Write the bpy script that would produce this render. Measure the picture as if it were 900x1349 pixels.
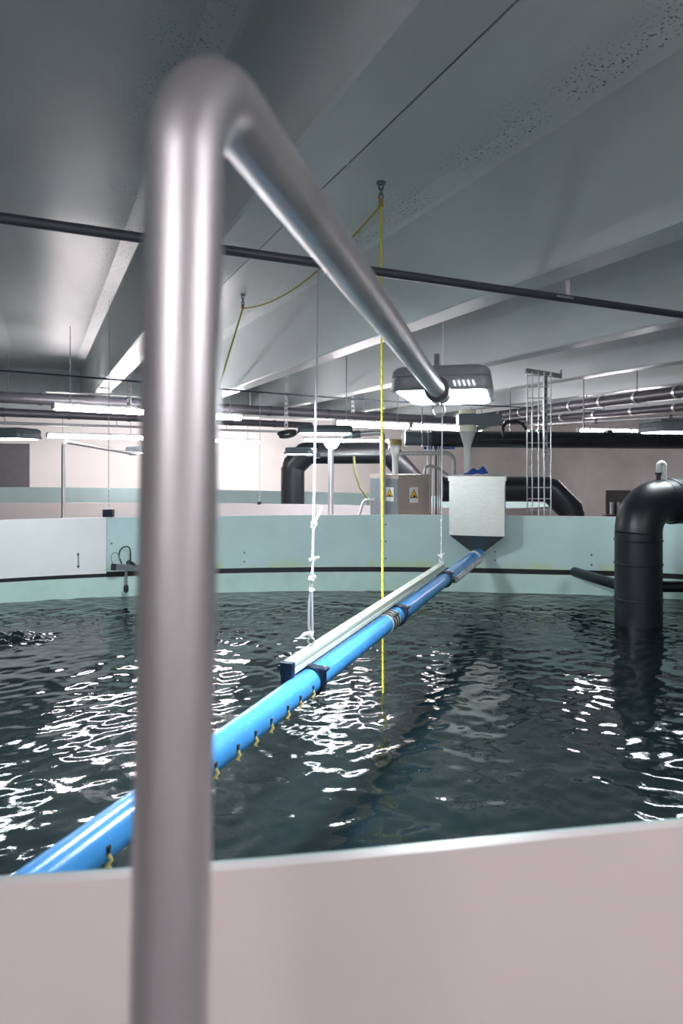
import bpy, math, random
import numpy as np
from mathutils import Vector, Matrix

random.seed(7)
rng = np.random.default_rng(11)
scene = bpy.context.scene
for o in list(bpy.data.objects):
    bpy.data.objects.remove(o)
COL = scene.collection

# ------------------------------------------------------------------ camera, world, exposure
EYE = 1.65
FPX = 870.0
cam_d = bpy.data.cameras.new('camera')
cam = bpy.data.objects.new('camera', cam_d)
COL.objects.link(cam)
scene.camera = cam
cam.location = (0, 0, EYE)
cam.rotation_euler = (math.pi / 2, 0, 0)
cam_d.sensor_fit = 'HORIZONTAL'
cam_d.sensor_width = 24.0
cam_d.lens = 24.0 * FPX / 900.0
cam_d.shift_y = -66.5 / 900.0
cam_d.clip_start = 0.02
cam_d.dof.use_dof = True
cam_d.dof.focus_distance = 4.6
cam_d.dof.aperture_fstop = 3.0

world = bpy.data.worlds.new('world')
scene.world = world
world.use_nodes = True
world.node_tree.nodes['Background'].inputs[0].default_value = (0.5, 0.55, 0.6, 1)
world.node_tree.nodes['Background'].inputs[1].default_value = 0.05

vs = scene.view_settings
vs.view_transform = 'Standard'
vs.look = 'None'
vs.gamma = 1.0
vs.use_curve_mapping = False
vs.exposure = 0.72

LED = 60.0        # radiance of the near LED lamp head
LED_FAR = 18.0    # the lamp heads of the other tanks
PENDANT = 440.0   # the flood lamp hung over the tank
TUBE = 56.0       # radiance of the hall's tube lamps

# ------------------------------------------------------------------ hall frame
# the concrete beams run along U; N points to the right across them
U = Vector((-0.417, 0.909, 0)).normalized()
N = Vector((U.y, -U.x, 0))
YAW = math.atan2(N.y, N.x)
def st(s, t, z=0.0):
    return N * s + U * t + Vector((0, 0, z))
Z_SLAB, Z_SOFFIT = 3.41, 2.64
Z_RIM, Z_WATER = 1.05, 0.192

def at(px, py, d):
    """a point of the place seen at pixel px,py whose distance ahead is d"""
    return Vector(((px - 450) / FPX * d, d, EYE - (py - 608) / FPX * d))

# ------------------------------------------------------------------ materials
MATS = {}
def mat(name, col, rough=0.5, metal=0.0, var=0.0, scale=6.0, bump=0.0, bscale=40.0, spec=0.5, stretch=(1, 1, 1), emit=None, estr=0.0, trans=0.0, coat=0.0):
    m = bpy.data.materials.new(name)
    m.use_nodes = True
    nt = m.node_tree
    b = nt.nodes['Principled BSDF']
    b.inputs['Base Color'].default_value = (*col, 1)
    b.inputs['Roughness'].default_value = rough
    b.inputs['Metallic'].default_value = metal
    b.inputs['Specular IOR Level'].default_value = spec
    b.inputs['Transmission Weight'].default_value = trans
    b.inputs['Coat Weight'].default_value = coat
    if emit:
        b.inputs['Emission Color'].default_value = (*emit, 1)
        b.inputs['Emission Strength'].default_value = estr
    if var or bump:
        tc = nt.nodes.new('ShaderNodeTexCoord')
        mp = nt.nodes.new('ShaderNodeMapping')
        mp.inputs['Scale'].default_value = stretch
        nt.links.new(tc.outputs['Object'], mp.inputs[0])
    if var:
        nz = nt.nodes.new('ShaderNodeTexNoise')
        nz.inputs['Scale'].default_value = scale
        nz.inputs['Detail'].default_value = 6
        nz.inputs['Roughness'].default_value = 0.6
        nt.links.new(mp.outputs[0], nz.inputs['Vector'])
        rp = nt.nodes.new('ShaderNodeValToRGB')
        rp.color_ramp.elements[0].position = 0.3
        rp.color_ramp.elements[1].position = 0.7
        rp.color_ramp.elements[0].color = (*[max(0, c * (1 - var)) for c in col], 1)
        rp.color_ramp.elements[1].color = (*[min(1, c * (1 + var)) for c in col], 1)
        nt.links.new(nz.outputs['Fac'], rp.inputs[0])
        nt.links.new(rp.outputs[0], b.inputs['Base Color'])
    if bump:
        n2 = nt.nodes.new('ShaderNodeTexNoise')
        n2.inputs['Scale'].default_value = bscale
        n2.inputs['Detail'].default_value = 4
        nt.links.new(mp.outputs[0], n2.inputs['Vector'])
        bp = nt.nodes.new('ShaderNodeBump')
        bp.inputs['Strength'].default_value = bump
        bp.inputs['Distance'].default_value = 0.01
        nt.links.new(n2.outputs['Fac'], bp.inputs['Height'])
        nt.links.new(bp.outputs[0], b.inputs['Normal'])
    MATS[name] = m
    return m

mat('galvanised', (0.58, 0.57, 0.585), 0.43, 0.85, var=0.12, scale=9, stretch=(1, 1, 0.25))
mat('arm_steel', (0.50, 0.55, 0.56), 0.27, 0.9, var=0.12, scale=10)
mat('strut_steel', (0.34, 0.35, 0.36), 0.45, 0.6, var=0.15, scale=20)
mat('wire_steel', (0.62, 0.64, 0.64), 0.35, 0.7)
mat('pp_white', (0.74, 0.67, 0.665), 0.42, var=0.02, scale=2, bump=0.03, bscale=400)
mat('panel_white', (0.80, 0.80, 0.80), 0.3, var=0.03, scale=3, bump=0.12, bscale=8)
mat('liner_blue', (0.50, 0.655, 0.655), 0.34, var=0.05, scale=3)
mat('liner_green', (0.52, 0.70, 0.63), 0.35, var=0.08, scale=4)
mat('gap_black', (0.008, 0.009, 0.01), 0.6)
mat('pe_black', (0.014, 0.017, 0.021), 0.38, var=0.2, scale=8)
mat('pipe_dark', (0.055, 0.055, 0.068), 0.4, var=0.15, scale=5)
mat('clamp_navy', (0.009, 0.016, 0.034), 0.4)
mat('bar_dark', (0.045, 0.05, 0.062), 0.45)
mat('rail_grp', (0.60, 0.66, 0.56), 0.35, var=0.05, scale=12, stretch=(1, 1, 1))
mat('stainless', (0.60, 0.60, 0.56), 0.38, 0.55, var=0.08, scale=14, stretch=(1, 1, 5))
mat('stainless_warm', (0.50, 0.44, 0.39), 0.42, 0.35, var=0.08, scale=14, stretch=(1, 1, 5))
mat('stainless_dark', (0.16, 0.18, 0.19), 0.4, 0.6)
mat('clear_plastic', (0.62, 0.63, 0.62), 0.25, trans=0.25)
mat('cream_plastic', (0.74, 0.71, 0.56), 0.4)
mat('brown_tape', (0.30, 0.22, 0.08), 0.5)
mat('rope_white', (0.82, 0.82, 0.84), 0.7)
mat('rope_grey', (0.35, 0.36, 0.37), 0.7)
mat('rope_yellow', (0.66, 0.60, 0.05), 0.65)
mat('rope_olive', (0.36, 0.32, 0.05), 0.7)
mat('cloth_blue', (0.010, 0.06, 0.30), 0.75)
mat('cable_blue', (0.02, 0.03, 0.06), 0.5)
mat('rubber', (0.02, 0.022, 0.025), 0.6)
mat('lamp_grey', (0.19, 0.21, 0.235), 0.42, var=0.06, scale=20)
mat('lamp_slate', (0.075, 0.10, 0.115), 0.42)
mat('hose_green', (0.22, 0.24, 0.10), 0.5)
mat('feed_yellow', (0.55, 0.46, 0.16), 0.7)
mat('slot_dark', (0.012, 0.012, 0.014), 0.8)
mat('sign_white', (0.80, 0.80, 0.78), 0.5)
mat('sign_yellow', (0.83, 0.50, 0.01), 0.5)
mat('sign_black', (0.01, 0.01, 0.01), 0.5)
mat('tube_housing', (0.30, 0.32, 0.33), 0.5)
mat('floor_grey', (0.26, 0.26, 0.26), 0.5, var=0.1)
mat('wall_white', (0.88, 0.845, 0.82), 0.65, var=0.03, scale=1.5)
mat('wall_concrete', (0.49, 0.475, 0.465), 0.75, var=0.16, scale=0.9, bump=0.1, bscale=20)
mat('door_grey', (0.13, 0.13, 0.14), 0.6, var=0.06)
mat('cabinet_brown', (0.10, 0.09, 0.085), 0.5)
mat('pale_green', (0.62, 0.80, 0.74), 0.4)
mat('blue_plastic', (0.015, 0.05, 0.20), 0.4)
mat('led', (0.8, 0.9, 0.95), 0.3, emit=(0.86, 0.95, 1.0), estr=LED)
mat('tube_glow', (0.9, 0.88, 0.9), 0.3, emit=(1.0, 0.92, 0.945), estr=TUBE)
mat('led_far', (0.8, 0.9, 0.95), 0.3, emit=(0.86, 0.95, 1.0), estr=LED_FAR)
mat('led_pendant', (0.8, 0.9, 0.95), 0.3, emit=(0.84, 0.95, 1.0), estr=PENDANT)
mat('vent_glow', (0.8, 0.9, 0.95), 0.3, emit=(0.86, 0.95, 1.0), estr=1.2)

def concrete_mat():
    """painted precast concrete with a pitted strip beside each web (object space: x across, y along)"""
    m = mat('concrete', (0.57, 0.62, 0.62), 0.36, var=0.10, scale=1.3, bump=0.10, bscale=14, stretch=(1, 0.35, 1))
    nt = m.node_tree
    b = nt.nodes['Principled BSDF']
    tc = nt.nodes.new('ShaderNodeTexCoord')
    sx = nt.nodes.new('ShaderNodeSeparateXYZ')
    nt.links.new(tc.outputs['Object'], sx.inputs[0])
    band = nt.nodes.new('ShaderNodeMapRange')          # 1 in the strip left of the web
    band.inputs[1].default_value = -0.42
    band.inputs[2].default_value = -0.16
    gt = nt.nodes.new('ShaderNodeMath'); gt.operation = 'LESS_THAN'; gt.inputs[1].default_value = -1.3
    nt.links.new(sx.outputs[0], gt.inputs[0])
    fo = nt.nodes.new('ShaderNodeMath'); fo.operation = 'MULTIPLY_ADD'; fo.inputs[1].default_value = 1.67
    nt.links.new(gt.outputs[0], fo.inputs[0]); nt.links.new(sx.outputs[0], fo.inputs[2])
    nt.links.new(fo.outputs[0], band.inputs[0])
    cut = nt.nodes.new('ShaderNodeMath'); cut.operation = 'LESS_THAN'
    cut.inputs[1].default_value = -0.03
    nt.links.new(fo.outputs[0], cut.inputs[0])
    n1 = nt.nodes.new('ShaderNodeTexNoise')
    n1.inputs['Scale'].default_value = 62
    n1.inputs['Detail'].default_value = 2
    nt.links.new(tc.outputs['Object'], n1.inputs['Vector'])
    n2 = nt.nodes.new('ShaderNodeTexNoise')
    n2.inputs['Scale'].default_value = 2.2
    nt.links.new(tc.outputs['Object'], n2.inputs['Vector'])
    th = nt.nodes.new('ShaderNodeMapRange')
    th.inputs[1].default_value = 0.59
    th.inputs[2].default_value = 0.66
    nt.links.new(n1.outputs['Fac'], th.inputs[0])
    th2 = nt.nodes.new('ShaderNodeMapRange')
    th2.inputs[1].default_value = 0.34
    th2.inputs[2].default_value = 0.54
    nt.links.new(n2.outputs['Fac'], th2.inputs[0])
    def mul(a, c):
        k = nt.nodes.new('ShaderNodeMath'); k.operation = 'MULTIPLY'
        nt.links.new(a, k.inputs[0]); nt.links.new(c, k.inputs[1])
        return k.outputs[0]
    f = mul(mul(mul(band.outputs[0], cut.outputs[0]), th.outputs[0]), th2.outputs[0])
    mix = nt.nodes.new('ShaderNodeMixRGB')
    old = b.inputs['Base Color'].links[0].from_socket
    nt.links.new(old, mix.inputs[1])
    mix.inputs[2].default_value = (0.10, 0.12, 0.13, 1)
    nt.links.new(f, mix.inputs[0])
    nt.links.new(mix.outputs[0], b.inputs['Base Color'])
concrete_mat()

def algae():
    m = MATS['liner_blue']
    nt = m.node_tree
    b = nt.nodes['Principled BSDF']
    old = b.inputs['Base Color'].links[0].from_socket
    tc = nt.nodes.new('ShaderNodeTexCoord')
    sx = nt.nodes.new('ShaderNodeSeparateXYZ')
    nt.links.new(tc.outputs['Object'], sx.inputs[0])
    mr = nt.nodes.new('ShaderNodeMapRange')
    mr.inputs[1].default_value = 0.57; mr.inputs[2].default_value = 0.455
    nt.links.new(sx.outputs[2], mr.inputs[0])
    n = nt.nodes.new('ShaderNodeTexNoise'); n.inputs['Scale'].default_value = 5
    nt.links.new(tc.outputs['Object'], n.inputs['Vector'])
    r = nt.nodes.new('ShaderNodeMapRange'); r.inputs[1].default_value = 0.4; r.inputs[2].default_value = 0.7
    nt.links.new(n.outputs['Fac'], r.inputs[0])
    k = nt.nodes.new('ShaderNodeMath'); k.operation = 'MULTIPLY'
    nt.links.new(mr.outputs[0], k.inputs[0]); nt.links.new(r.outputs[0], k.inputs[1])
    mix = nt.nodes.new('ShaderNodeMixRGB'); mix.inputs[2].default_value = (0.50, 0.62, 0.26, 1)
    nt.links.new(k.outputs[0], mix.inputs[0]); nt.links.new(old, mix.inputs[1])
    nt.links.new(mix.outputs[0], b.inputs['Base Color'])
algae()

def pipe_blue_mat():
    m = mat('pipe_blue', (0.065, 0.31, 0.72), 0.24, var=0.10, scale=7)
    nt = m.node_tree
    b = nt.nodes['Principled BSDF']
    old = b.inputs['Base Color'].links[0].from_socket
    tc = nt.nodes.new('ShaderNodeTexCoord')
    n = nt.nodes.new('ShaderNodeTexNoise')
    n.inputs['Scale'].default_value = 60
    n.inputs['Detail'].default_value = 5
    nt.links.new(tc.outputs['Object'], n.inputs['Vector'])
    r = nt.nodes.new('ShaderNodeMapRange')
    r.inputs[1].default_value = 0.60
    r.inputs[2].default_value = 0.75
    r.inputs[4].default_value = 0.45
    nt.links.new(n.outputs['Fac'], r.inputs[0])
    mix = nt.nodes.new('ShaderNodeMixRGB')
    mix.inputs[2].default_value = (0.30, 0.50, 0.66, 1)
    nt.links.new(old, mix.inputs[1])
    nt.links.new(r.outputs[0], mix.inputs[0])
    nt.links.new(mix.outputs[0], b.inputs['Base Color'])
pipe_blue_mat()

def water_mat():
    m = mat('water', (0.009, 0.0155, 0.0165), 0.02, bump=0.10, bscale=22)
    m.node_tree.nodes['Principled BSDF'].inputs['IOR'].default_value = 1.36
water_mat()

# ------------------------------------------------------------------ mesh helpers
class MB:
    def __init__(self):
        self.v, self.f = [], []
    def add(self, vs_, fs):
        k = len(self.v)
        self.v += [tuple(p) for p in vs_]
        self.f += [tuple(i + k for i in f) for f in fs]
        return self
    def box(self, c, size, ax=None):
        c = Vector(c)
        x, y, z = ax if ax else (Vector((1, 0, 0)), Vector((0, 1, 0)), Vector((0, 0, 1)))
        a, b, d = size[0] / 2, size[1] / 2, size[2] / 2
        p = [c + x * (sx * a) + y * (sy * b) + z * (sz * d) for sz in (-1, 1) for sy in (-1, 1) for sx in (-1, 1)]
        return self.add(p, [(0, 2, 3, 1), (4, 5, 7, 6), (0, 1, 5, 4), (2, 6, 7, 3), (0, 4, 6, 2), (1, 3, 7, 5)])
    def tube(self, pts, r, seg=14, caps=True, closed=False):
        pts = [Vector(p) for p in pts]
        n = len(pts)
        rr = r if isinstance(r, (list, tuple)) else [r] * n
        tang = []
        for i in range(n):
            if closed:
                t = pts[(i + 1) % n] - pts[i - 1]
            else:
                t = pts[min(i + 1, n - 1)] - pts[max(i - 1, 0)]
            tang.append(t.normalized())
        ref = Vector((0, 0, 1)) if abs(tang[0].z) < 0.9 else Vector((1, 0, 0))
        a = tang[0].cross(ref).normalized()
        ring = []
        for i in range(n):
            if i:
                q = tang[i - 1].rotation_difference(tang[i])
                a = q @ a
            a = (a - tang[i] * a.dot(tang[i])).normalized()
            b = tang[i].cross(a)
            ring.append([pts[i] + (a * math.cos(2 * math.pi * j / seg) + b * math.sin(2 * math.pi * j / seg)) * rr[i] for j in range(seg)])
        vs_ = [p for rg in ring for p in rg]
        fs = []
        m = n if closed else n - 1
        for i in range(m):
            i2 = (i + 1) % n
            for j in range(seg):
                j2 = (j + 1) % seg
                fs.append((i * seg + j, i * seg + j2, i2 * seg + j2, i2 * seg + j))
        if caps and not closed:
            fs.append(tuple(reversed(range(seg))))
            fs.append(tuple((n - 1) * seg + j for j in range(seg)))
        return self.add(vs_, fs)
    def loft(self, rings, caps=True):
        seg = len(rings[0])
        vs_ = [p for r in rings for p in r]
        fs = []
        for i in range(len(rings) - 1):
            for j in range(seg):
                j2 = (j + 1) % seg
                fs.append((i * seg + j, i * seg + j2, (i + 1) * seg + j2, (i + 1) * seg + j))
        if caps:
            fs.append(tuple(reversed(range(seg))))
            fs.append(tuple((len(rings) - 1) * seg + j for j in range(seg)))
        return self.add(vs_, fs)
    def ball(self, c, r, seg=10, rings=6, sc=(1, 1, 1)):
        c = Vector(c)
        rg = []
        for i in range(1, rings):
            th = math.pi * i / rings
            rg.append([c + Vector((r * sc[0] * math.sin(th) * math.cos(2 * math.pi * j / seg), r * sc[1] * math.sin(th) * math.sin(2 * math.pi * j / seg), -r * sc[2] * math.cos(th))) for j in range(seg)])
        return self.loft(rg)
    def build(self, name, m, parent=None, origin=None, smooth=35, bevel=0.0):
        """one mesh object; its vertices were given in the parent's frame of reference (or the world's)"""
        off = Vector((0, 0, 0))
        if parent is not None and parent.get('_w'):
            off = Vector(parent['_w'])
        elif origin is not None:
            off = Vector(origin)
        me = bpy.data.meshes.new(name)
        me.from_pydata([tuple(Vector(p) - off) for p in self.v], [], self.f)
        me.validate()
        me.update()
        me.materials.append(MATS[m])
        if smooth:
            me.polygons.foreach_set('use_smooth', [True] * len(me.polygons))
            me.set_sharp_from_angle(angle=math.radians(smooth))
        o = bpy.data.objects.new(name, me)
        COL.objects.link(o)
        if parent is not None:
            o.parent = parent
            if parent.get('_w'):
                o['_w'] = list(parent['_w'])
        elif origin is not None:
            o.location = off
            o['_w'] = list(off)
        if bevel:
            bv = o.modifiers.new('bevel', 'BEVEL')
            bv.width = bevel
            bv.segments = 2
            bv.limit_method = 'ANGLE'
        return o

def tag(o, label=None, cat=None, group=None, kind=None):
    if label: o['label'] = label
    if cat: o['category'] = cat
    if group: o['group'] = group
    if kind: o['kind'] = kind
    return o

def empty(name, loc=(0, 0, 0), label=None, cat=None, group=None, kind=None, rz=0.0):
    """an Empty at a thing's base; parts given in world coordinates unless rz is used"""
    o = bpy.data.objects.new(name, None)
    o.empty_display_size = 0.1
    COL.objects.link(o)
    o.location = loc
    if rz:
        o.rotation_euler = (0, 0, rz)
    else:
        o['_w'] = list(loc) if Vector(loc).length > 0 else [0.0, 0.0, 1e-9]
    return tag(o, label, cat, group, kind)

def arc(c, a, b, r, a0, a1, n=10):
    """points on a circle in the plane of unit vectors a, b"""
    c, a, b = Vector(c), Vector(a), Vector(b)
    return [c + (a * math.cos(a0 + (a1 - a0) * i / n) + b * math.sin(a0 + (a1 - a0) * i / n)) * r for i in range(n + 1)]

def fillet(pts, r, n=8):
    """polyline with its inner corners rounded"""
    pts = [Vector(p) for p in pts]
    out = [pts[0]]
    for i in range(1, len(pts) - 1):
        p, q, w = pts[i - 1], pts[i], pts[i + 1]
        d1, d2 = (p - q).normalized(), (w - q).normalized()
        ang = d1.angle(d2)
        if ang > 3.1:
            out.append(q); continue
        k = min(r / math.tan(ang / 2), (p - q).length * 0.49, (w - q).length * 0.49)
        rr = k * math.tan(ang / 2)
        c = q + (d1 + d2).normalized() * (rr / math.sin(ang / 2))
        s0, s1 = (q + d1 * k) - c, (q + d2 * k) - c
        tot = s0.angle(s1)
        axis = s0.cross(s1).normalized()
        for j in range(n + 1):
            out.append(c + Matrix.Rotation(tot * j / n, 3, axis) @ s0)
    out.append(pts[-1])
    return out

def rrect(hw, hl, r, z, n=5, cx=0.0, cy=0.0):
    p = []
    for (sx, sy, a0) in ((1, 1, 0), (-1, 1, 90), (-1, -1, 180), (1, -1, 270)):
        for j in range(n + 1):
            a = math.radians(a0 + 90 * j / n)
            p.append(Vector((cx + sx * (hw - r) + r * math.cos(a), cy + sy * (hl - r) + r * math.sin(a), z)))
    return p

# ------------------------------------------------------------------ the hall: floor, walls, ceiling
S0, S1, T0, T1 = -9.0, 13.0, -4.0, 18.5
T_GIRDER = 13.7
def slab_box(name, s0, s1, t0, t1, z0, z1, m, parent=None):
    b = MB()
    b.box(st((s0 + s1) / 2, (t0 + t1) / 2, (z0 + z1) / 2), (s1 - s0, t1 - t0, z1 - z0), (N, U, Vector((0, 0, 1))))
    return b.build(name, m, parent, smooth=0)
tag(slab_box('floor', S0, S1, T0, T1, -0.1, 0, 'floor_grey'), 'grey concrete floor of the hall', kind='structure')
tag(slab_box('wall_back', S0, S1, T1, T1 + 0.2, 0, 3.6, 'wall_white'), 'white painted far wall behind the second tank', kind='structure')
tag(slab_box('wall_right', S1, S1 + 0.2, T0, T1, 0, 3.6, 'wall_concrete'), 'grey mottled concrete wall behind the black pipes', kind='structure')
tag(slab_box('wall_left', S0 - 0.2, S0, T0, T1, 0, 3.6, 'wall_white'), 'white side wall of the hall', kind='structure')
tag(slab_box('wall_front', S0, S1, T0 - 0.2, T0, 0, 3.6, 'wall_white'), 'white wall at the end of the walkway', kind='structure')

ceil = empty('ceiling', (0, 0, Z_SLAB), 'grey painted concrete ceiling of ribbed slabs', kind='structure')
PITCH, SLEFT, SRIGHT = 3.34, 2.405, 0.89
def tee_mesh():
    L = T_GIRDER - T0
    zs, zw = 0.0, Z_SOFFIT - Z_SLAB
    prof = [(-SLEFT, 0.25), (-SLEFT, zs), (-1.67 - 0.14, zs), (-1.67 - 0.012, zs - 0.03), (-1.67, zs - 0.06), (-1.67, zw + 0.012), (-1.658, zw), (-1.472, zw), (-1.46, zw + 0.012),
            (-1.46, zs - 0.05), (-1.12, zs), (-0.14, zs), (-0.012, zs - 0.03), (0.0, zs - 0.06), (0.0, zw + 0.012), (0.012, zw), (0.198, zw), (0.21, zw + 0.012),
            (0.21, zs - 0.05), (0.55, zs), (SRIGHT, zs), (SRIGHT, 0.25)]
    b = MB()
    b.loft([[Vector((x, 0, z)) for x, z in prof], [Vector((x, L, z)) for x, z in prof]])
    me = bpy.data.meshes.new('tee_panel')
    me.from_pydata(b.v, [], [tuple(reversed(f)) for f in b.f])
    me.update()
    me.materials.append(MATS['concrete'])
    return me
TEE = tee_mesh()
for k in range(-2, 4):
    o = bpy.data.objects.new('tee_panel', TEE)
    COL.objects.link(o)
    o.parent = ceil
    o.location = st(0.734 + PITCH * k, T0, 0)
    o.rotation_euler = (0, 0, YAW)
slab_box('joint_backing', S0, S1, T0, T_GIRDER, Z_SLAB + 0.006, Z_SLAB + 0.05, 'bar_dark', ceil)
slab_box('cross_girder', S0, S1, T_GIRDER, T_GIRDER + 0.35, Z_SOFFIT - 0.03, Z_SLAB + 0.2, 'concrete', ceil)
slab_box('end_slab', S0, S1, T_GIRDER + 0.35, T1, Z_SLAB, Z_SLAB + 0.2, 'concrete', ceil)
for i in range(1):
    # thin white conduit clipped to the soffit of the nearest rib, up to the joint
    a, b_ = at(405, 205, 1.76 * FPX / 403), at(459, 213, 1.76 * FPX / 395)
    a.z = b_.z = Z_SLAB - 0.012
    tag(MB().tube([a - (b_ - a) * 0.6, b_], 0.008, 8).build('ceiling_wire', 'rope_white', origin=a), 'short white wire clipped to the ceiling slab above the lamp arm', 'wire')

# ------------------------------------------------------------------ tanks
def catmull(pts, n=14):
    out = []
    m = len(pts)
    P = [Vector((p[0], p[1], 0)) for p in pts]
    for i in range(m):
        p0, p1, p2, p3 = P[i - 1], P[i], P[(i + 1) % m], P[(i + 2) % m]
        for j in range(n):
            t = j / n
            out.append(0.5 * ((2 * p1) + (p2 - p0) * t + (2 * p0 - 5 * p1 + 4 * p2 - p3) * t * t + (3 * p1 - p0 - 3 * p2 + p3) * t ** 3))
    return out
def normals(pl):
    n = len(pl)
    out = []
    for i in range(n):
        t = (pl[(i + 1) % n] - pl[i - 1]).normalized()
        out.append(Vector((t.y, -t.x, 0)))
    c = sum(pl, Vector()) / n
    if sum((pl[i] - c).dot(out[i]) for i in range(n)) < 0:
        out = [-v for v in out]
    return out
def wall_strip(b, pl, nm, idx, o_in, o_out, z0, z1, closed=False):
    """a thick curved plate along the outline between two offsets (outward positive) and two heights"""
    vs_, fs = [], []
    for i in idx:
        for o, z in ((o_in, z0), (o_in, z1), (o_out, z1), (o_out, z0)):
            p = pl[i] + nm[i] * o
            vs_.append((p.x, p.y, z))
    m = len(idx)
    for k in range(m if closed else m - 1):
        k2 = (k + 1) % m
        for j in range(4):
            j2 = (j + 1) % 4
            fs.append((k * 4 + j, k2 * 4 + j, k2 * 4 + j2, k * 4 + j2))
    if not closed:
        fs += [(0, 1, 2, 3), ((m - 1) * 4 + 3, (m - 1) * 4 + 2, (m - 1) * 4 + 1, (m - 1) * 4)]
    return b.add(vs_, fs)

T1_PTS = [(-6.1, 5.35), (-3.55, 6.78), (-1.6, 7.30), (0.3, 7.46), (2.1, 7.30), (3.65, 6.95), (6.0, 5.6), (6.9, 3.9), (5.4, 2.25), (2.2, 1.37), (0.57, 1.106), (-0.49, 0.951), (-2.2, 0.83), (-5.2, 1.35), (-6.9, 3.4)]
T2_PTS = [(-8.0, 9.9), (-5.0, 9.66), (-1.8, 9.5), (0.3, 9.05), (1.7, 8.52), (2.5, 8.62), (2.95, 9.3), (2.5, 10.3), (0.57, 12.4), (-2.67, 14.1), (-4.9, 15.0), (-8.0, 15.4), (-10.6, 14.0), (-10.4, 11.2)]

def water_sheet(pl, rows, cols, z0, amp, chop=None):
    ys = np.array([p.y for p in pl]); xs = np.array([p.x for p in pl])
    y0, y1 = ys.min() + 0.02, ys.max() - 0.02
    yy = np.linspace(y0, y1, rows)
    xl, xr = [], []
    n = len(pl)
    for y in yy:
        c = []
        for i in range(n):
            a, b = pl[i], pl[(i + 1) % n]
            if (a.y - y) * (b.y - y) <= 0 and abs(a.y - b.y) > 1e-9:
                c.append(a.x + (b.x - a.x) * (y - a.y) / (b.y - a.y))
        xl.append(min(c)); xr.append(max(c))
    u = np.linspace(0, 1, cols)
    X = np.array(xl)[:, None] * (1 - u) + np.array(xr)[:, None] * u
    Y = np.repeat(yy[:, None], cols, 1)
    Z = np.zeros_like(X)
    for _ in range(70):
        lam = 0.085 * (0.36 / 0.085) ** rng.random()
        th = rng.normal(0.5 * math.pi, 0.95)
        k = 2 * math.pi / lam
        Z += amp * rng.uniform(0.5, 1.3) / k * np.sin(k * (X * math.cos(th) + Y * math.sin(th)) + rng.random() * 6.283)
    if chop:
        for (cx, cy, rad, a) in chop:
            w = np.exp(-(((X - cx) / rad) ** 2 + ((Y - cy) / (rad * 0.7)) ** 2))
            q = np.zeros_like(X)
            for _ in range(26):
                lam = rng.uniform(0.09, 0.22); th = rng.random() * 6.283; k = 2 * math.pi / lam
                q += np.sin(k * (X * math.cos(th) + Y * math.sin(th)) + rng.random() * 6.283)
            Z += w * a * q
    V = np.stack([X, Y, Z + z0], -1).reshape(-1, 3)
    i = np.arange(rows - 1)[:, None] * cols + np.arange(cols - 1)[None, :]
    F = np.stack([i, i + 1, i + cols + 1, i + cols], -1).reshape(-1, 4)
    return V, F

def make_water(name, pl, rows, cols, amp, label, chop=None):
    V, F = water_sheet(pl, rows, cols, 0.0, amp, chop)
    me = bpy.data.meshes.new(name)
    me.from_pydata(V.tolist(), [], F.tolist())
    me.update()
    me.polygons.foreach_set('use_smooth', [True] * len(me.polygons))
    me.materials.append(MATS['water'])
    o = bpy.data.objects.new(name, me)
    COL.objects.link(o)
    o.location = (0, 0, Z_WATER)
    return tag(o, label, 'water', kind='stuff')

def ray_far(pl, px):
    """point of the outline's far side that lies in the direction of column px"""
    k = (px - 450) / FPX
    best = None
    n = len(pl)
    for i in range(n):
        a, b = pl[i], pl[(i + 1) % n]
        fa, fb = a.x - k * a.y, b.x - k * b.y
        if fa * fb <= 0 and fa != fb:
            p = a + (b - a) * (fa / (fa - fb))
            if best is None or p.y > best[0].y:
                best = (p, i)
    return best

OUT1 = catmull(T1_PTS); NM1 = normals(OUT1)
tank = empty('fish_tank', (0, 4.2, 0), 'big fish tank in the foreground with pale outer wall and blue-green inside', 'tank')
allidx = list(range(len(OUT1)))
b = MB(); wall_strip(b, OUT1, NM1, allidx, 0.0, 0.018, 0.0, Z_RIM, True); b.build('outer_wall', 'pp_white', tank, smooth=40)
b = MB(); wall_strip(b, OUT1, NM1, allidx, -0.004, 0.0, 0.385, 0.485, True); b.build('gap_strip', 'gap_black', tank, smooth=40)  # black strip paints in the dark of the gap between the linings
b = MB(); wall_strip(b, OUT1, NM1, allidx, -0.012, -0.001, 0.0, 0.405, True); lower = b.build('lower_liner', 'liner_green', tank, smooth=40)
# the upper lining is a row of bent plates
def near_idx(x, y):
    return min(allidx, key=lambda i: (OUT1[i].x - x) ** 2 + (OUT1[i].y - y) ** 2)
i_white0, i_white1 = near_idx(-6.4, 5.0), near_idx(*ray_far(OUT1, 139)[0].xy)
cuts = [i_white0, i_white1]
i_seam = ray_far(OUT1, 511)[1]
i_seam2 = ray_far(OUT1, 884)[1]
ntot = len(OUT1)
step_cuts = [i_white1, i_seam, i_seam2, i_seam2 + 34, i_seam2 + 68, i_seam2 + 102]
seq = [(i_white0, i_white1, 'panel_white')]
for a, c in zip(step_cuts, step_cuts[1:]):
    seq.append((a, c, 'liner_blue'))
last = step_cuts[-1] % ntot
end = i_white0 if i_white0 > last else i_white0 + ntot
seq.append((last, end, 'liner_blue'))
for a, c, m in seq:
    if c < a: c += ntot
    idx = [i % ntot for i in range(a, c + 1)]
    b = MB()
    proud = 0.03 if m == 'panel_white' else 0.013
    wall_strip(b, OUT1, NM1, idx, -proud, -0.001, 0.448 if m == 'panel_white' else 0.462, Z_RIM - 0.004)
    p = b.build('wall_plate', m, tank, smooth=40)
    if m == 'panel_white':
        p['label'] = 'glossy white lining plate at the left'
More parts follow.
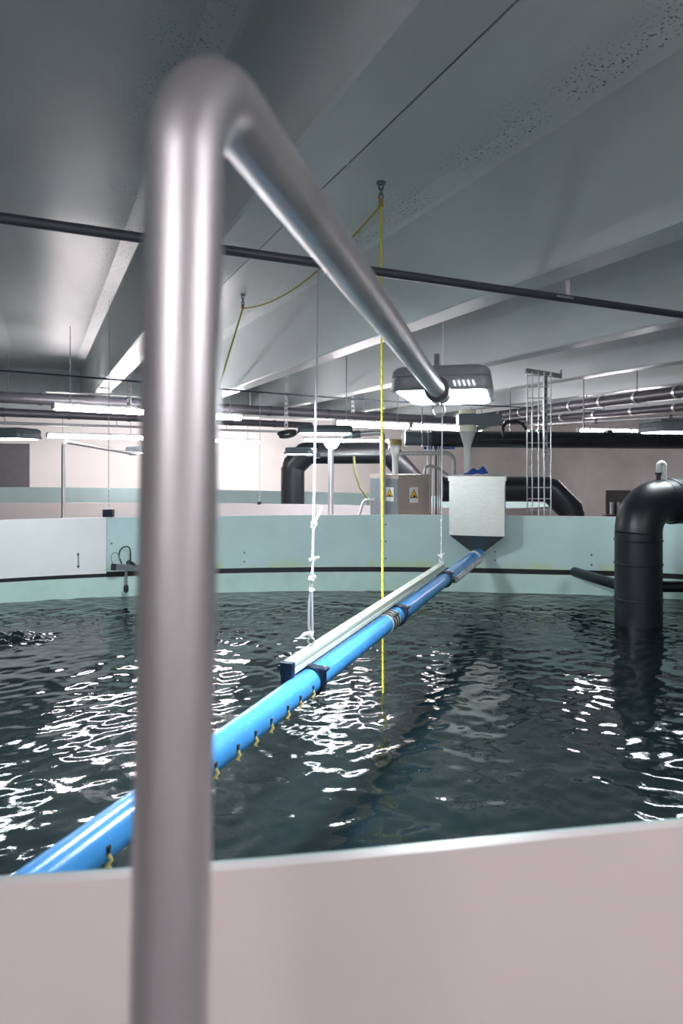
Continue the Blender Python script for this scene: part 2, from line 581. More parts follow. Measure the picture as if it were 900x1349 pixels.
# bolts on the plates
for px, py in ((508, 691), (508, 713), (508, 736), (322, 728), (322, 740), (652, 727), (652, 738), (779, 731), (779, 744), (147, 716)):
    p, i = ray_far(OUT1, px)
    q = p - NM1[i] * 0.017
    z = EYE - (py - 608) / FPX * q.y
    MB().tube([Vector((q.x, q.y, z)) + NM1[i] * 0.01, Vector((q.x, q.y, z)) - NM1[i] * 0.004], 0.011, 8).build('bolt', 'stainless_dark', tank)
# latch bar on the white plate
p, i = ray_far(OUT1, 104)
q = p - NM1[i] * 0.035
h = Vector((q.x, q.y, 0))
lt = MB().box(h + Vector((0, 0, EYE - (738 - 608) / FPX * q.y)), (0.02, 0.012, 0.17)).build('latch_bar', 'wire_steel', tank, bevel=0.003)
for py in (730, 746):
    MB().tube([h + Vector((0, 0.0, EYE - (py - 608) / FPX * q.y)), h + Vector((0, -0.016, EYE - (py - 608) / FPX * q.y))], 0.011, 8).build('bolt', 'bar_dark', lt)

INNER1 = [OUT1[i] - NM1[i] * 0.008 for i in allidx]
pw = ray_far(OUT1, 0)[0]
make_water('tank_water', INNER1, 470, 840, 0.0112, 'dark rippled water filling the foreground tank', chop=[(-2.72, 5.42, 0.30, 0.0055), (-1.0, 5.6, 0.5, 0.0012), (-3.0, 6.4, 0.35, 0.001), (2.75, 5.9, 0.4, 0.001)])

OUT2 = catmull(T2_PTS); NM2 = normals(OUT2)
tank2 = empty('fish_tank', (-4.0, 12.0, 0), 'second fish tank behind, its pale rim below the white wall', 'tank')
idx2 = list(range(len(OUT2)))
b = MB(); wall_strip(b, OUT2, NM2, idx2, 0.0, 0.018, 0.0, Z_RIM, True); b.build('outer_wall', 'pp_white', tank2, smooth=40)
b = MB(); wall_strip(b, OUT2, NM2, idx2, -0.013, -0.001, 0.44, Z_RIM - 0.004, True); b.build('wall_plate', 'liner_blue', tank2, smooth=40)
b = MB(); wall_strip(b, OUT2, NM2, idx2, -0.012, -0.001, 0.0, 0.41, True); b.build('lower_liner', 'liner_green', tank2, smooth=40)
make_water('tank_water', [OUT2[i] - NM2[i] * 0.008 for i in idx2], 60, 120, 0.02, 'dark water inside the second tank behind')
# ------------------------------------------------------------------ LED lamps on bent poles
def lamp_head(parent, y0, z, width=0.36, length=0.60, colour='lamp_grey', fins=False, vents=False, tilt=0.0):
    """parent frame: +Y runs along the arm; the head starts at y0, its underside at z"""
    hw, hl, cy = width / 2, length / 2, y0 + length / 2
    R = 0.055
    rings = [(-0.014, 0.0), (-0.002, 0.003), (0.0, 0.012), (-0.004, 0.044), (-0.010, 0.046), (-0.010, 0.050), (-0.004, 0.053), (-0.008, 0.074), (-0.022, 0.088), (-0.045, 0.094)]
    b = MB()
    b.loft([rrect(hw + d, hl + d, R + d * 0.6, z + h, 6, 0, cy) for d, h in rings])
    hd = b.build('lamp_housing', colour, parent, smooth=40)
    b = MB()
    b.loft([rrect(hw - 0.022, hl - 0.03, R - 0.02, z + 0.002, 6, 0, cy), rrect(hw - 0.024, hl - 0.032, R - 0.022, z - 0.004, 6, 0, cy), rrect(hw - 0.04, hl - 0.05, R - 0.035, z - 0.008, 6, 0, cy)])
    b.build('diffuser', 'led' if vents else 'led_far', parent, smooth=40)
    if vents:
        for j in range(5):
            c = Vector((0.055 + j * 0.017, y0 - 0.001, z + 0.021))
            MB().box(c, (0.0050, 0.006, 0.020), (Vector((0.94, 0, 0.34)), Vector((0, 1, 0)), Vector((-0.34, 0, 0.94)))).build('vent_slot', 'vent_glow', hd)
    if fins:
        for j in range(16):
            y = y0 + 0.05 + j * (length - 0.1) / 15
            MB().box((0, y, z + 0.100), (width - 0.07, 0.010, 0.034)).build('cooling_fin', colour, hd)
    return hd

def lamp_pole(name, label, base, rz, pole_h, arm_len, drop, bend=0.11, r=0.03, head=0.60, width=0.36, colour='lamp_grey', steel='galvanised', fins=False, vents=False, lean=(0, 0), twist=0.0, group='lamps on bent poles', pole=True):
    root = empty(name, base, label, 'lamp', group, rz=rz if rz else 1e-6)
    top = Vector((0, 0, pole_h))
    foot = Vector((lean[0], lean[1], 0))
    end = Vector((0, arm_len, pole_h - drop))
    path = fillet([foot, top, end], bend, 14)
    if steel == 'galvanised' and vents:
        MB().tube(path, r, 32).build('bent_pole', steel, root, smooth=60)
    else:
        MB().tube(path, r, 16).build('bent_pole', steel, root, smooth=60)
    MB().tube([foot, foot + Vector((0, 0, 0.012))], 0.09, 16).build('base_plate', steel, root)
    ad = (end - top).normalized()
    s0 = end - ad * 0.03
    col = MB().tube([s0 - ad * 0.045, s0 - ad * 0.04, s0 + ad * 0.06, s0 + ad * 0.065], [r * 1.1, r * (1.5 if vents else 1.3), r * (1.5 if vents else 1.3), r * 1.1], 20).build('clamp_collar', 'pipe_dark' if vents else colour, root)
    MB().box(s0 + Vector((0, 0.01, -r * 1.4)), (0.016, 0.06, 0.02)).build('clamp_bolt', 'wire_steel', col)
    MB().tube([end, end + ad * 0.14], r * 0.95, 16).build('spigot', colour, root)
    lamp_head(root, arm_len + 0.02, pole_h - drop + r * 0.35, width, head, colour, fins, vents)
    return root, s0

root0, s_end = lamp_pole('lamp_pole', 'large blurred galvanised lamp pole arching across the foreground to a lit lamp head', (-0.119, 0.51, 0), -math.atan2(0.474, 1.89), 1.968, 1.93, 0.066, bend=0.085, r=0.03, head=0.60, width=0.375, colour='lamp_grey', vents=True, lean=(-0.037, -0.008))
MB().tube(arc(s_end + Vector((0, 0.02, -0.07)), (1, 0, 0), (0, 0, 1), 0.022, 0, 2 * math.pi, 14)[:-1], 0.004, 6, closed=True).build('ring_clip', 'wire_steel', root0)
MB().box(Vector((-0.03, 2.16, 2.02)), (0.02, 0.02, 0.11)).build('top_stub', 'lamp_slate', root0)

lamp_pole('lamp_pole', 'lamp pole beside the sticker cabinet, its grey lamp head reaching left', (0.49, 7.85, 0), math.radians(93), 2.0, 0.34, 0.03, bend=0.06, r=0.034, head=0.66, width=0.34, colour='lamp_slate')
lamp_pole('lamp_pole', 'thin lamp pole against the white wall, arm slanting right behind the big pole', (-3.58, 8.5, 0), -math.radians(11), 1.91, 1.75, 0.13, bend=0.08, r=0.026, head=0.5, width=0.30, colour='lamp_grey')
lamp_pole('lamp_pole', 'lamp pole behind the hopper with long arm reaching left to a small lamp head', (1.40, 8.22, 0), math.radians(68), 1.76, 1.88, 0.02, bend=0.12, r=0.026, head=0.42, width=0.28, colour='lamp_slate', steel='strut_steel')
lamp_pole('lamp_pole', 'dark slim lamp head reaching in at the left edge of the picture', (-6.12, 6.3, 0), -math.radians(98), 1.92, 2.75, 0.08, bend=0.1, r=0.03, head=0.66, width=0.36, colour='lamp_slate')
lamp_pole('lamp_pole', 'ribbed lamp head reaching in at the right edge above the black pipe', (5.3, 6.35, 0), math.radians(96), 1.97, 1.84, 0.06, bend=0.1, r=0.03, head=0.64, width=0.38, colour='lamp_grey', fins=True)

# post with a frosted bowl lamp on top
pr = empty('post_lamp', (-0.135, 8.35, 0), 'short grey post with a glowing frosted bowl lamp on top', 'lamp')
MB().tube([(-0.135, 8.35, 0), (-0.135, 8.35, 1.80)], 0.036, 16).build('post', 'galvanised', pr)
c = Vector((-0.125, 8.35, 1.935))
MB().loft([[c + Vector((rr * math.cos(2 * math.pi * j / 20), rr * math.sin(2 * math.pi * j / 20), z)) for j in range(20)] for rr, z in ((0.03, -0.125), (0.06, -0.11), (0.088, -0.075), (0.102, -0.03), (0.105, 0.0))]).build('bowl_diffuser', 'led_far', pr)
MB().tube([c, c + Vector((0, 0, 0.012))], 0.11, 20).build('bowl_cap', 'lamp_slate', pr)

# flood lamp hung over the tank, facing down and to the far wall; the foreground pole hides it from here
px_, pd_, pz_ = (241 - 450) / FPX * 3.1, 3.1, 2.08
pf = empty('flood_lamp', (px_, pd_, pz_ - 0.08), 'flood lamp hanging over the tank behind the big pole', 'lamp')
fn = Vector((0.0, math.cos(math.radians(65)), -math.sin(math.radians(65))))
fxv = Vector((1, 0, 0)); fyv = fn.cross(fxv)
fc_ = Vector((px_, pd_, pz_))
MB().box(fc_ - fn * 0.03, (0.28, 0.22, 0.06), (fxv, fyv, fn)).build('housing', 'lamp_grey', pf, bevel=0.01)
MB().box(fc_ + fn * 0.003, (0.25, 0.19, 0.008), (fxv, fyv, fn)).build('diffuser', 'led_pendant', pf)
for k in range(7):
    MB().box(fc_ - fn * 0.075 + fxv * (-0.105 + 0.035 * k), (0.006, 0.18, 0.035), (fxv, fyv, fn)).build('cooling_fin', 'lamp_grey', pf)
MB().tube([fc_ - fn * 0.05, Vector((px_, pd_, Z_SLAB))], 0.012, 10).build('rod', 'strut_steel', pf)
MB().tube([(px_, pd_, Z_SLAB - 0.02), (px_, pd_, Z_SLAB)], 0.05, 16).build('ceiling_plate', 'strut_steel', pf)

# ------------------------------------------------------------------ tube lamps of the hall
def tube_lamp(a, b_, label, group='tube lamps under the ceiling', w=0.070, hang=None, segs=3, drop=0.0):
    a, b_ = Vector(a), Vector(b_)
    d = (b_ - a); L = d.length; d.normalize()
    side = d.cross(Vector((0, 0, 1))).normalized()
    up = Vector((0, 0, 1))
    c = (a + b_) / 2
    r = empty('tube_lamp', c, label, 'lamp', group)
    MB().box(c + up * 0.045, (L, w * 0.8, 0.04), (d, side, up)).build('housing', 'tube_housing', r, bevel=0.006)
    pr_ = [(-w / 2, 0.022), (-w / 2, 0.0), (-w * 0.38, -0.032), (-w * 0.15, -0.045), (w * 0.15, -0.045), (w * 0.38, -0.032), (w / 2, 0.0), (w / 2, 0.022)]
    MB().loft([[p + side * x + up * z for x, z in pr_] for p in (a + d * 0.02, b_ - d * 0.02)]).build('diffuser', 'tube_glow', r)
    for e in (a, b_):
        MB().box(e + up * 0.012, (0.03, w * 1.02, 0.085), (d, side, up)).build('end_cap', 'tube_housing', r, bevel=0.006)
    for k in range(segs):
        p = a + (b_ - a) * ((k + 0.5) / segs)
        MB().box(p + up * 0.018, (0.02, w * 1.08, 0.03), (d, side, up)).build('clip', 'bar_dark', r)
    for k in (0.15, 0.85):
        p = a + (b_ - a) * k
        zt = hang if hang else Z_SLAB - 0.01
        MB().tube([p + up * 0.06, Vector((p.x, p.y, zt))], 0.006, 6).build('hanger_rod', 'strut_steel', r)
    return r
def flat(px, py, h):
    """a point h above eye height seen at px,py"""
    return at(px, py, h * FPX / (608 - py))
z = 0.70
A, B = flat(70, 535.5, z), flat(318, 550, z)
M_ = A + (B - A) * 0.49
tube_lamp(A, M_, 'lit tube lamp under the dark pipe, left of the big pole')
tube_lamp(A + (B - A) * 0.52, B, 'lit tube lamp mostly hidden by the big pole, its right end showing')
tube_lamp(flat(62, 573.5, 0.52), flat(190, 576.5, 0.52), 'lit tube lamp low in front of the white far wall, above the thin lamp pole', segs=4)
tube_lamp(flat(226, 578, 0.52), flat(342, 582, 0.52), 'far lit tube lamp low before the white wall, just right of the big pole', segs=4)
A, B = flat(441, 557.5, 0.55), flat(634, 565, 0.55)
M_ = A + (B - A) * 0.46
tube_lamp(A, M_, 'bright tube lamp right of the white rope, above the slate lamp head', w=0.085)
tube_lamp(A + (B - A) * 0.48, B, 'bright tube lamp passing above the sticker cabinet to the hopper funnel', w=0.085)
tube_lamp(flat(762, 567.5, 0.50), flat(868, 569.5, 0.50), 'thin lit tube lamp at the right above the black duct', segs=4)
tube_lamp(flat(400, 579.5, 0.52), flat(520, 581.5, 0.52), 'farthest lit tube lamp low behind the slate lamp head')
# the walkway lamps behind the photographer
WALK = 'tube lamps over the walkway'
for k, (s, t) in enumerate(((-2.4, -1.2), (1.2, -1.5))):
    tube_lamp(st(s, t, 2.5), st(s + 1.5, t, 2.5), 'lit tube lamp over the walkway behind the viewer', group=WALK, w=0.085)

# ------------------------------------------------------------------ feed pipe, rail, clamps
PD = Vector((0.392, 1, 0)).normalized()
PS = Vector((PD.y, -PD.x, 0))           # to the right of the pipe
def pp(d, right=0.0, up=0.0):
    """a point beside the pipe's axis at distance d ahead"""
    return Vector((-0.579 + 0.392 * (d - 1.80), d, EYE - 0.97 + up)) + PS * right
UPV = Vector((0, 0, 1))
PR = 0.055
feed = empty('feed_pipe', pp(3.0), 'long bright blue feed pipe crossing above the water to the hopper', 'pipe')
MB().tube([pp(1.25), pp(4.0)], PR, 36).build('pipe_section', 'pipe_blue', feed, smooth=50)
MB().tube([pp(4.0), pp(6.98)], PR, 36).build('pipe_section', 'pipe_blue', feed, smooth=50)
cp = MB().tube([pp(3.93), pp(4.07)], PR + 0.004, 36).build('coupling_sleeve', 'stainless', feed, smooth=50)
for dd in (3.945, 3.985, 4.03):
    MB().tube([pp(dd), pp(dd + 0.014)], PR + 0.0065, 36).build('coupling_band', 'slot_dark', cp, smooth=50)
MB().box(pp(4.0, PR * 0.75, PR * 0.75), (0.02, 0.12, 0.016), (PS, PD, UPV)).build('coupling_bolt', 'stainless_dark', cp)
# feed slots low on the right flank, each with a yellow lip
an = math.radians(-12)
d0 = 1.42
k = 0
while d0 < 2.86:
    e = PS * math.cos(an) + UPV * math.sin(an)
    tn = -PS * math.sin(an) + UPV * math.cos(an)
    c = pp(d0) + e * (PR - 0.003)
    sl = MB().box(c + tn * 0.012, (0.010, 0.013, 0.026), (e, PD, tn)).build('feed_slot', 'slot_dark', feed, bevel=0.003)
    b = MB()
    b.tube([c + tn * 0.004 + e * 0.004, c - tn * 0.010 + e * 0.012 + PD * 0.004, c - tn * 0.022 + e * 0.010 - PD * 0.006, c - tn * 0.030 + e * 0.014 + PD * 0.006], [0.005, 0.006, 0.0055, 0.003], 7)
    b.build('feed_lip', 'feed_yellow', sl)
    d0 += 0.118 + 0.012 * math.sin(k * 2.3)
    k += 1
# ribbed hose along the last stretch
hs = []
ang0 = math.radians(-18)
for i in range(0, 420):
    d = 5.50 + 1.22 * i / 419
    a = i * 2 * math.pi / 26
    cen = pp(d) + (PS * math.cos(ang0) + UPV * math.sin(ang0)) * (PR + 0.012)
    hs.append(cen + (PS * math.cos(a) + UPV * math.sin(a)) * 0.020)
MB().tube(hs, 0.0085, 6).build('spiral_hose', 'rope_grey', feed)
MB().tube([pp(5.48, (PR + 0.012) * math.cos(ang0), (PR + 0.012) * math.sin(ang0)), pp(6.74, (PR + 0.012) * math.cos(ang0), (PR + 0.012) * math.sin(ang0))], 0.013, 10).build('hose_core', 'slot_dark', feed)
MB().tube([pp(6.70), pp(6.76)], PR + 0.008, 30).build('end_collar', 'wire_steel', feed)

rail = empty('support_rail', pp(2.8, -0.04, 0.085), 'pale green box rail lying above the blue feed pipe', 'rail')
RR, RU, RW, RH = -0.042, 0.090, 0.052, 0.052
a, b_ = pp(2.80, RR, RU), pp(5.56, RR, RU)
prof = [(-RW / 2, -RH / 2), (-RW / 2, RH / 2), (RW / 2, RH / 2), (RW / 2, RH * 0.18), (RW * 0.36, RH * 0.14), (RW * 0.36, -RH * 0.14), (RW / 2, -RH * 0.18), (RW / 2, -RH / 2)]
MB().loft([[p + PS * x + UPV * y for x, y in prof] for p in (a, b_)]).build('rail_profile', 'rail_grp', rail, smooth=20)
ec = MB().box(a - PD * 0.010, (RW + 0.008, 0.03, RH + 0.006), (PS, PD, UPV)).build('end_cap', 'clamp_navy', rail, bevel=0.004)
MB().box(a - PD * 0.010 - UPV * 0.045, (RW, 0.03, 0.04), (PS, PD, UPV)).build('end_cap_foot', 'clamp_navy', ec, bevel=0.004)
MB().box(a - PD * 0.010 - PS * 0.036 + UPV * 0.002, (0.014, 0.02, 0.016), (PS, PD, UPV)).build('end_cap_lug', 'clamp_navy', ec)
for d in (3.02, 5.50):
    MB().tube([pp(d, RR, RU + RH / 2), pp(d, RR, RU + RH / 2 + 0.016)], 0.011, 8).build('eye_bolt', 'wire_steel', rail)
    MB().tube(arc(pp(d, RR, RU + RH / 2 + 0.03), PS, UPV, 0.016, 0, 2 * math.pi, 12)[:-1], 0.004, 6, closed=True).build('eye_ring', 'wire_steel', rail)
for j in range(9):
    d = 3.3 + j * 0.26
    MB().tube([pp(d, RR + 0.006, RU + RH / 2 - 0.001), pp(d, RR + 0.006, RU + RH / 2 + 0.003)], 0.006, 8).build('rivet', 'strut_steel', rail)

def pipe_clamp(d, label):
    c = pp(d)
    r = empty('pipe_clamp', c, label, 'clamp', 'dark clamps on the feed pipe')
    ring_o, ring_i = PR + 0.014, PR + 0.0005
    n = 28
    rings = []
    for yy, rad in ((-0.02, ring_i), (-0.02, ring_o), (0.02, ring_o), (0.02, ring_i)):
        rings.append([c + PD * yy + (PS * math.cos(2 * math.pi * j / n) + UPV * math.sin(2 * math.pi * j / n)) * rad for j in range(n)])
    MB().loft(rings, caps=False).build('ring', 'clamp_navy', r)
    MB().box(c + UPV * 0.059 + PS * 0.008, (0.118, 0.045, 0.012), (PS, PD, UPV)).build('top_plate', 'clamp_navy', r, bevel=0.002)
    MB().box(c + PS * 0.063 + UPV * 0.026, (0.012, 0.036, 0.07), (PS, PD, UPV)).build('side_web', 'clamp_navy', r, bevel=0.002)
    MB().box(c + PS * 0.072 + UPV * 0.056, (0.022, 0.045, 0.012), (PS, PD, UPV)).build('bolt_ear', 'clamp_navy', r, bevel=0.002)
    MB().tube([c + PS * 0.068 + UPV * 0.06, c + PS * 0.068 + UPV * 0.070], 0.006, 8).build('bolt', 'wire_steel', r)
    return r
pipe_clamp(2.93, 'navy pipe clamp nearest the viewer, at the rail end cap')
pipe_clamp(4.17, 'navy pipe clamp in mid pipe just past the metal sleeve')
pipe_clamp(5.44, 'navy pipe clamp farthest along the pipe, where the ribbed hose starts')

# ------------------------------------------------------------------ ropes
def knot(b, c, r):
    for j in range(5):
        b.ball(Vector(c) + Vector((random.uniform(-1, 1), random.uniform(-1, 1), random.uniform(-1, 1))) * r * 0.7, r * random.uniform(0.6, 0.95), 8, 5)
BAR_Z = 2.55
bar_a, bar_b = Vector((-1.26, 2.44, BAR_Z)), Vector((2.1, 4.06, BAR_Z))
bd = (bar_b - bar_a).normalized()
p0 = pp(3.02, RR, RU + RH / 2 + 0.04)
p1 = Vector((-0.104, 3.015, BAR_Z + 0.035))
r1 = empty('hanging_rope', p0, 'near white rope with knots holding up the near end of the rail', 'rope', 'ropes holding the rail')
def on(f): return p0 + (p1 - p0) * f
MB().tube([on(0.18), on(0.62)], 0.0048, 8).build('upper_line', 'rope_white', r1)
MB().tube([on(0.62), on(1.0)], 0.0036, 8).build('thin_line', 'rope_grey', r1)
b = MB()
b.tube([on(0.0), on(0.03) + Vector((0.004, 0, 0)), on(0.09), on(0.14) + Vector((-0.004, 0, 0)), on(0.18)], 0.007, 8)
b.tube([on(0.0), on(0.04) + Vector((-0.012, 0, 0)), on(0.10) + Vector((-0.012, 0, 0)), on(0.15)], 0.0055, 8)
b.build('doubled_line', 'rope_grey', r1)
for f, rr in ((0.015, 0.014), (0.16, 0.013), (0.205, 0.012), (0.30, 0.014), (0.13, 0.010)):
    b = MB(); knot(b, on(f), rr); b.build('knot', 'rope_white', r1)
MB().tube([on(0.30), on(0.32) + Vector((0.02, 0, 0.01)), on(0.335) + Vector((0.035, 0, 0.02))], [0.007, 0.007, 0.008], 7).build('rope_tail', 'rope_white', r1)
MB().tube([on(0.21), on(0.214) + Vector((0.03, 0, 0.0))], 0.006, 7).build('rope_tail', 'rope_white', r1)
MB().tube([on(0.015), on(0.012) + Vector((-0.03, 0, 0.0)), on(0.004) + Vector((-0.05, 0, -0.004))], [0.010, 0.009, 0.006], 7).build('rope_tail', 'rope_white', r1)

q0 = pp(5.50, RR, RU + RH / 2 + 0.04)
q1 = Vector((q0.x + 0.02, q0.y, Z_SLAB))
r2 = empty('hanging_rope', q0, 'far thin rope rising from the far end of the rail to the ceiling', 'rope', 'ropes holding the rail')
def on2(f): return q0 + (q1 - q0) * f
MB().tube([on2(0.0), on2(1.0)], 0.0042, 6).build('line', 'rope_white', r2)
for f in (0.01, 0.05, 0.075, 0.1, 0.125, 0.15):
    b = MB(); knot(b, on2(f), 0.012 if f < 0.02 else 0.008); b.build('knot', 'rope_white', r2)
MB().tube([on2(0.01), on2(0.012) + Vector((0.028, 0, 0.02))], 0.007, 6).build('rope_tail', 'rope_white', r2)
MB().tube([on2(0.01), on2(0.012) + Vector((-0.03, 0, 0.004))], 0.007, 6).build('rope_tail', 'rope_white', r2)

# yellow rope over two ceiling hooks, down into the water
def hook(px, py, label):
    c = flat(px, py, Z_SLAB - EYE)
    r = empty('ceiling_hook', c, label, 'hook', 'ceiling hooks of the yellow rope')
    MB().tube([c, c - UPV * 0.010], 0.030, 14).build('plate', 'stainless_dark', r)
    for j in range(3):
        a2 = (Vector((1, 0, 0)), Vector((0, 1, 0)))[j % 2]
        ring = arc(c - UPV * (0.030 + 0.030 * j), a2 * 0.62, UPV, 0.021, 0, 2 * math.pi, 14)[:-1]
        MB().tube(ring, 0.0055, 7, closed=True).build('chain_link', 'stainless_dark', r)
    MB().box(c - UPV * 0.128, (0.03, 0.022, 0.05)).build('pulley', 'brown_tape', r, bevel=0.004)
    return c - UPV * 0.145
h1 = hook(502, 240, 'chain hook on the ceiling slab above the straight yellow rope')
h2 = hook(320, 388, 'farther ceiling hook just right of the big pole')
yr = empty('yellow_rope', h1, 'yellow rope hanging straight down from the ceiling hook into the water', 'rope')
wpt = Vector((0.262, 4.17, Z_WATER - 0.01))
b = MB()
pts = [h1 + (wpt - h1) * (i / 30) for i in range(31)]
b.tube(pts, 0.0072, 8)
b.build('vertical_line', 'rope_yellow', yr)
b = MB()
# spiral lay of the rope
b.tube([h1 + (wpt - h1) * (0.3 + 0.7 * i / 260) + Vector((math.cos(i * 0.9), math.sin(i * 0.9), 0)) * 0.0055 for i in range(261)], 0.0035, 5)
b.build('rope_strand', 'rope_olive', yr)
b = MB()
sag = [h1 + (h2 - h1) * (i / 16) - UPV * (0.16 * 4 * (i / 16) * (1 - i / 16)) for i in range(17)]
b.tube(sag, 0.007, 7)
b.build('slack_line', 'rope_olive', yr)
pe, ie = ray_far(OUT1, 236)
pe = Vector((pe.x, pe.y, Z_RIM)) + NM1[ie] * 0.009
b = MB(); b.tube([h2, pe], 0.009, 7); b.build('return_line', 'rope_olive', yr)
fk = 0.40
c = h2 + (pe - h2) * fk
MB().box(c, (0.10, 0.06, 0.085)).build('float_block', 'pale_green', yr, bevel=0.008)
# thin cords beyond
def cord(px, d, py_top, foot, label, blocksize=0.0, blockmat='clamp_navy', knots=6):
    top = Vector(((px + 1 - 450) / FPX * d, d, Z_SLAB if py_top is None else EYE - (py_top - 608) / FPX * d))
    r = empty('thin_rope', foot, label, 'cord', 'thin cords hanging from the ceiling')
    foot = Vector(foot)
    MB().tube([top, foot], 0.0035, 6).build('line', 'rope_grey', r)
    for j in range(knots):
        b = MB(); knot(b, foot + (top - foot) * (0.008 + 0.022 * j), 0.008); b.build('knot', 'rope_white', r)
    if blocksize:
        MB().box(foot - UPV * blocksize * 0.42, (blocksize * 1.15, 0.07, blocksize * 0.85)).build('anchor_block', blockmat, r, bevel=0.004)
    return r
pb, ib = ray_far(OUT1, 143)
fb = Vector((pb.x, pb.y, Z_RIM + 0.085))
cord(143, fb.y, None, fb, 'thin cord ending in a black block on the tank rim beside the white plate', 0.095)
pc = Vector(((342 - 450) / FPX * 9.42, 9.42, Z_RIM + 0.03))
cord(342, 9.42, None, pc, 'thin knotted cord ending at the rim of the second tank', 0.05)

# ------------------------------------------------------------------ ceiling bar and service pipes
cb = empty('ceiling_bar', bar_a, 'thin dark conduit bar slung right across below the ceiling beams', 'bar')
MB().tube([bar_a - bd * 2.6, bar_b + bd * 2.5], 0.021, 14).build('bar', 'bar_dark', cb)
bp = bar_a + bd * ((1.186 + 1.26) / bd.x)
hk = MB().box(bp + UPV * 0.055 + bd * 0.07, (0.022, 0.02, 0.11)).build('hanger_strap', 'strut_steel', cb)
MB().box(bp + UPV * 0.0 + bd * 0.03, (0.12, 0.05, 0.012), (bd, U, UPV)).build('hanger_foot', 'strut_steel', hk)

def service_pipe(name, pts, r, label, m='pipe_dark', rings=(), group=None, cat='pipe', hang=(), seg=18, fil=0.0, ringmat=None, hang_top=Z_SLAB):
    pts = [Vector(p) for p in pts]
    root = empty(name, pts[0], label, cat, group)
    MB().tube(fillet(pts, fil, 10) if fil else pts, r, seg).build('run', m, root, smooth=50)
    a, b_ = pts[0], pts[-1]
    d = (b_ - a).normalized()
    for f in rings:
        c = a + (b_ - a) * f
        MB().tube([c - d * 0.02, c + d * 0.02], r * 1.12, seg).build('pipe_clip', ringmat or 'bar_dark', root)
    for f in hang:
        c = a + (b_ - a) * f
        MB().tube([c + UPV * r, Vector((c.x, c.y, hang_top))], 0.008, 6).build('hanger_rod', 'strut_steel', root)
    return root
def line(px0, py0, px1, py1, h, ext0=0.0, ext1=0.0):
    a, b_ = flat(px0, py0, h), flat(px1, py1, h)
    d = (b_ - a).normalized()
    return [a - d * ext0, b_ + d * ext1]
service_pipe('service_pipe', line(0, 523, 640, 556, 0.86, 2.5, 0.0), 0.078, 'thick dark service pipe, upper of the pair under the ceiling at the left', rings=[0.1 * j + 0.05 for j in range(10)], hang=(0.12, 0.33, 0.52, 0.72, 0.9))
service_pipe('service_pipe', line(0, 543, 400, 560, 0.80, 2.5, 0.2), 0.070, 'dark service pipe, lower of the pair under the ceiling at the left', rings=[0.12 * j + 0.05 for j in range(8)], hang=(0.3, 0.6, 0.85))
service_pipe('conduit', line(0, 557, 380, 569, 0.72, 2.0, 0.0), 0.028, 'thin grey conduit running below the paired service pipes', 'strut_steel', hang=(0.25, 0.5, 0.8))
service_pipe('conduit', line(60, 516, 190, 522, 0.90, 0.0, 0.4), 0.014, 'thin pale conduit just above the thick service pipe at the left', 'rope_grey')
service_pipe('service_pipe', line(960, 508, 640, 549, 0.86, 1.0, 0.5), 0.075, 'upper dark service pipe rising to the right edge under the beams', rings=[0.1 * j + 0.05 for j in range(10)], hang=(0.2, 0.35, 0.5, 0.65, 0.8, 0.95), ringmat='wire_steel')
service_pipe('service_pipe', line(960, 531, 660, 557, 0.74, 1.0, 0.5), 0.055, 'lower dark service pipe to the right edge, beside the cable ladder', rings=[0.12 * j + 0.05 for j in range(8)], hang=(0.25, 0.5, 0.75), ringmat='wire_steel')
service_pipe('conduit', line(960, 545, 700, 560, 0.60, 1.0, 0.0), 0.03, 'grey conduit with fittings below the right-hand service pipes', 'strut_steel', rings=(0.3, 0.42, 0.7))
# thin blue cable across the hall
ca = [flat(x, y, 0.968) for x, y in ((-60, 483), (0, 488), (90, 495), (185, 503), (290, 512.5), (400, 521), (500, 528), (600, 533), (700, 537), (800, 541))]
tag(MB().tube(ca, 0.011, 8).build('cable', 'cable_blue', origin=ca[0]), 'thin dark blue cable slung across the hall above the service pipes', 'cable')
# perforated strut hangers at the left
def strut(px, py_top, py_bot, d, label):
    a, b_ = at(px, py_top, d), at(px + 1, py_bot, d)
    a.z = Z_SLAB - 0.02
    b_.x = a.x
    r = empty('strut_hanger', b_, label, 'bracket', 'perforated strut hangers')
    L = a.z - b_.z
    w = 0.05
    # a U channel with round-ended slots: built as side flanges and rungs between the slots
    for s in (-1, 1):
        MB().box((a.x + s * w * 0.42, d, (a.z + b_.z) / 2), (w * 0.16, 0.03, L)).build('flange', 'strut_steel', r)
    n = max(3, int(L / 0.075))
    for j in range(n):
        MB().box((a.x, d - 0.010, b_.z + L * (j + 0.5) / n), (w * 0.72, 0.005, L / n * 0.52)).build('web', 'strut_steel', r)
    MB().box((a.x, d, a.z + 0.004), (0.075, 0.06, 0.03)).build('top_plate', 'bar_dark', r)
    return r
strut(170, 434, 536, 8.8, 'perforated strut hanger nearest the big pole, at its left')
strut(146, 472, 523, 10.6, 'shorter strut hanger left of its twin beside the big pole')
strut(377, 486, 566, 10.6, 'strut hanger holding the coiled black cable right of the white rope'.replace('right', 'left'))
strut(465, 500, 544, 11.2, 'strut hanger between the white rope and the yellow rope')

